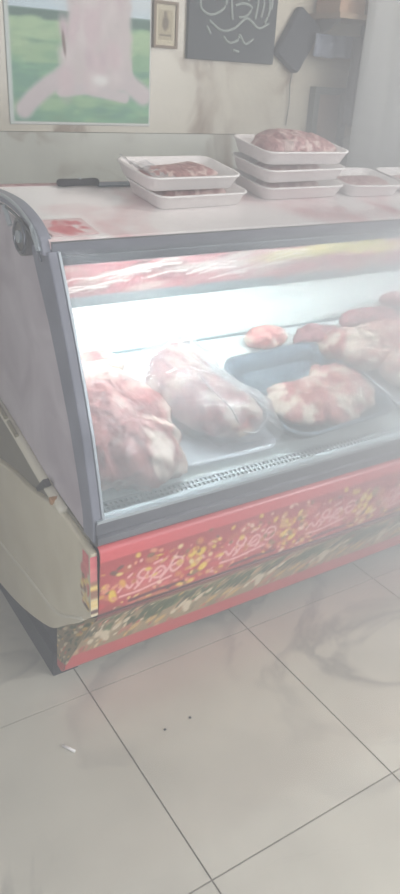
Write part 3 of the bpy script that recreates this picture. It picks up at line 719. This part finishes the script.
# calligraphy board
cb_ = thing('calligraphy_board', 'dark grey board with pale white calligraphy hanging on the marble wall', 'wall board', (1.917, WY, 1.89))
obj('board', box(-.212, .212, -.018, -.001, -.217, .217, bev=.002), mat('board_black', rgb(38, 46, 50), .55), cb_)
bm = bmesh.new()
S = [[(-.17, .21), (-.16, .15), (-.13, .12), (-.10, .14), (-.09, .19)], [(-.15, .08), (-.17, .04), (-.13, .0), (-.08, .02), (-.05, .07), (-.06, .13)],
     [(-.16, .02), (-.16, -.04), (-.11, -.06), (-.05, -.03), (-.04, .03)], [(-.12, -.08), (-.06, -.11), (.0, -.10), (.06, -.06), (.12, -.09), (.17, -.07)],
     [(-.02, .20), (-.03, .1), (-.02, .0), (-.01, -.07)], [(.02, .21), (.015, .12), (.03, .05), (.07, .03), (.10, .07), (.08, .11), (.05, .09)],
     [(.05, .20), (.055, .14), (.09, .13)], [(.09, .21), (.10, .1), (.11, .0), (.10, -.06)], [(.125, .21), (.13, .1), (.14, 0), (.13, -.05)],
     [(.155, .2), (.16, .08), (.17, -.02), (.15, -.07)], [(.18, .2), (.185, .08), (.18, -.02)], [(-.05, -.13), (-.02, -.15), (.02, -.14), (.03, -.12), (.06, -.15), (.10, -.13)],
     [(.0, -.02), (.04, -.01), (.08, -.02), (.06, -.05), (.02, -.06)], [(-.09, .06), (-.07, .09), (-.04, .10)], [(-.13, -.10), (-.11, -.125)], [(.0, -.175), (.03, -.18)], [(-.03, .14), (.0, .16), (.03, .14)],
     [(-.10, -.01), (-.07, .03), (-.03, .05), (0, .03)], [(-.15, .17), (-.12, .2), (-.08, .21)], [(.06, .0), (.09, .03), (.13, .02)]]
for st in S: tube([(a, -.020, b) for a, b in smooth_path(st, 5)], 0.005, bm, 6)
obj('calligraphy', bm, mat('pale_ink', rgb(150, 158, 152), .6), cb_)

# tilted dark pouch and its cord
pc = thing('hanging_pouch', 'dark grey rectangular pouch hanging tilted beside the calligraphy board', 'pouch', (2.245, WY, 1.77))
o = obj('pouch', loft([rrect(.150 - s_, .215 - s_, .022, z_) for z_, s_ in ((0.002, .01), (.008, 0), (.030, 0), (.038, .012))]), mat('pouch_fabric', rgb(46, 50, 56), .7), pc, False)
o.rotation_euler = (PI / 2, math.radians(32), 0)
obj('cord', tube(smooth_path([(-.005, -.02, -.105), (-.012, -.015, -.17), (-.004, -.012, -.24), (-.012, -.012, -.33)], 4), .0025), mat('cord_grey', rgb(120, 118, 112), .7), pc, True)

# shelf with things beyond, right of the pouch
sh = thing('wall_shelf', 'brown wooden wall shelf above the blue-grey cloth', 'shelf', (2.50, WY, 1.875))
obj('shelf_board', box(-.19, .16, -.20, -.001, -.02, 0), mat('brown_board', rgb(150, 126, 100), .6), sh)
for x_ in (-.15, .12): obj('bracket', prism([(-.001, -.02), (-.16, -.02), (-.001, -.10)], x_, x_ + .012), mat('bracket_metal', rgb(110, 108, 104), .5), sh)
tag(obj('carton', box(2.33, 2.47, WY - .17, WY - .02, 1.876, 1.99, bev=.003), mat('carton_brown', rgb(170, 138, 112), .8)), 'brown cardboard carton standing on the wall shelf', 'box')
tag(obj('bowl', loft([[(2.57 + r_ * math.cos(a * PI / 12), WY - .11 + r_ * math.sin(a * PI / 12), z_) for a in range(24)] for r_, z_ in ((.03, 1.876), (.06, 1.89), (.08, 1.925), (.085, 1.955), (.08, 1.955), (.074, 1.925), (.05, 1.89))]), mat('bowl_white', rgb(226, 218, 204), .4), None, True), 'white rounded bowl standing on the wall shelf', 'bowl')

def drape(name, x0, x1, y, z0, z1, m, seed, amp=.02, waves=5, taper=0.0):
    bm = bmesh.new(); nx, nz = 28, 16; g_ = []
    for k in range(nz + 1):
        t = k / nz; r_ = []
        for i in range(nx + 1):
            s = i / nx
            xx = x0 + (x1 - x0) * (0.5 + (s - .5) * (1 - taper * (t)))
            yy = y + amp * math.sin(s * waves * 2 * PI + seed + t * 1.1) * (1 - .5 * t) + .01 * noise.noise(Vector((s * 4, t * 3, seed)))
            zz = z0 + (z1 - z0) * t + (.015 * noise.noise(Vector((s * 5, seed, 1))) if k == 0 else 0)
            r_.append(bm.verts.new((xx, yy, zz)))
        g_.append(r_)
    for k in range(nz):
        for i in range(nx): bm.faces.new((g_[k][i], g_[k][i + 1], g_[k + 1][i + 1], g_[k + 1][i]))
    o = obj(name, bm, m, None, True); md = o.modifiers.new('thickness', 'SOLIDIFY'); md.thickness = .003; md.offset = 0
    return o
tag(drape('folded_cloth', 2.30, 2.60, WY - .07, 1.715, 1.80, mat('cloth_bluegrey', rgb(120, 126, 138), .9), 3, .012, 4), 'blue-grey cloth hanging under the brown wall shelf', 'cloth')
tag(drape('hanging_apron', 2.47, 2.62, WY - .10, 1.45, 1.80, mat('apron_dark', rgb(92, 90, 88), .9), 5, .02, 3, .4), 'dark grey apron hanging beside the plastic sheet', 'apron')
fp = thing('wall_frame', 'dark framed pinkish panel low on the wall behind the tall tray stack', 'picture', (2.46, WY, 1.47))
bm = bmesh.new()
for a in ((-.10, .10, -.13, -.10), (-.10, .10, .10, .13), (-.10, -.07, -.10, .10), (.07, .10, -.10, .10)): add_box(bm, a[0], a[1], -.04, -.001, a[2], a[3])
obj('frame', bm, mat('frame_dark', rgb(104, 108, 100), .6), fp)
obj('panel', box(-.07, .07, -.02, -.002, -.10, .10), mat('panel_pink', rgb(160, 140, 126), .7), fp)
tag(drape('plastic_sheet', 2.40, 3.50, WY - .28, 0.9, 2.6, M['curtain'], 1, .03, 5), 'grey translucent plastic sheet hanging at the far right of the wall', 'plastic sheet')
obj_rod = obj('curtain_rod', tube([(2.35, WY - .28, 2.61), (3.7, WY - .28, 2.61)], .012), M['alu'])
tag(obj_rod, 'metal rod holding up the grey plastic sheet', 'rod')

# debris specks on the floor
for i, (x_, y_, lab) in enumerate(((0.850, 1.239, 'tiny dark speck on the floor tile, right of the pair'), (0.768, 1.237, 'tiny dark speck on the floor tile, left of the pair'))):
    bm = bmesh.new(); bmesh.ops.create_icosphere(bm, subdivisions=2, radius=.004)
    for v in bm.verts: v.co.z = max(v.co.z * .5 + .002, 0)
    o = obj('crumb', bm, M['dark'], None, True); o.location = (x_, y_, 0); tag(o, lab, 'crumb', 'crumbs on the floor')
o = obj('cigarette_butt', tube([(0.505, 1.325, .004), (0.525, 1.29, .004)], .004), M['foam'], None, True); tag(o, 'small pale scrap lying on the floor tile at left', 'scrap')
o.name = 'paper_scrap'

# ------------------------------------------------------------------ haze
hm = bpy.data.materials.new('haze'); hm.use_nodes = True; hm.node_tree.nodes.clear()
ho = nd(hm, 'ShaderNodeOutputMaterial'); hs = nd(hm, 'ShaderNodeVolumeScatter'); hs.inputs['Anisotropy'].default_value = 0.0
hs.inputs['Color'].default_value = (1, 1, 1, 1)
tc = nd(hm, 'ShaderNodeTexCoord'); mp = nd(hm, 'ShaderNodeVectorMath', operation='SUBTRACT'); mp.inputs[1].default_value = (1.18, 0.93, 1.12)
ln = nd(hm, 'ShaderNodeVectorMath', operation='LENGTH'); mr = nd(hm, 'ShaderNodeMapRange', interpolation_type='SMOOTHSTEP')
mr.inputs['From Min'].default_value = 0.0; mr.inputs['From Max'].default_value = 0.80; mr.inputs['To Min'].default_value = HAZE_BASE + HAZE_BLOB; mr.inputs['To Max'].default_value = HAZE_BASE
lk(hm, tc.outputs['Object'], mp.inputs[0]); lk(hm, mp.outputs[0], ln.inputs[0]); lk(hm, ln.outputs['Value'], mr.inputs[0]); lk(hm, mr.outputs[0], hs.inputs['Density']); lk(hm, hs.outputs[0], ho.inputs['Volume'])
hz = obj('haze', box(-1.55, 4.35, -1.3, WY - 0.006, 0.001, 2.7), hm)  # room-wide volume standing in for the veil of a fogged lens
tag(hz, 'pale haze volume added for the glare of a fogged lens', 'haze', kind='stuff')
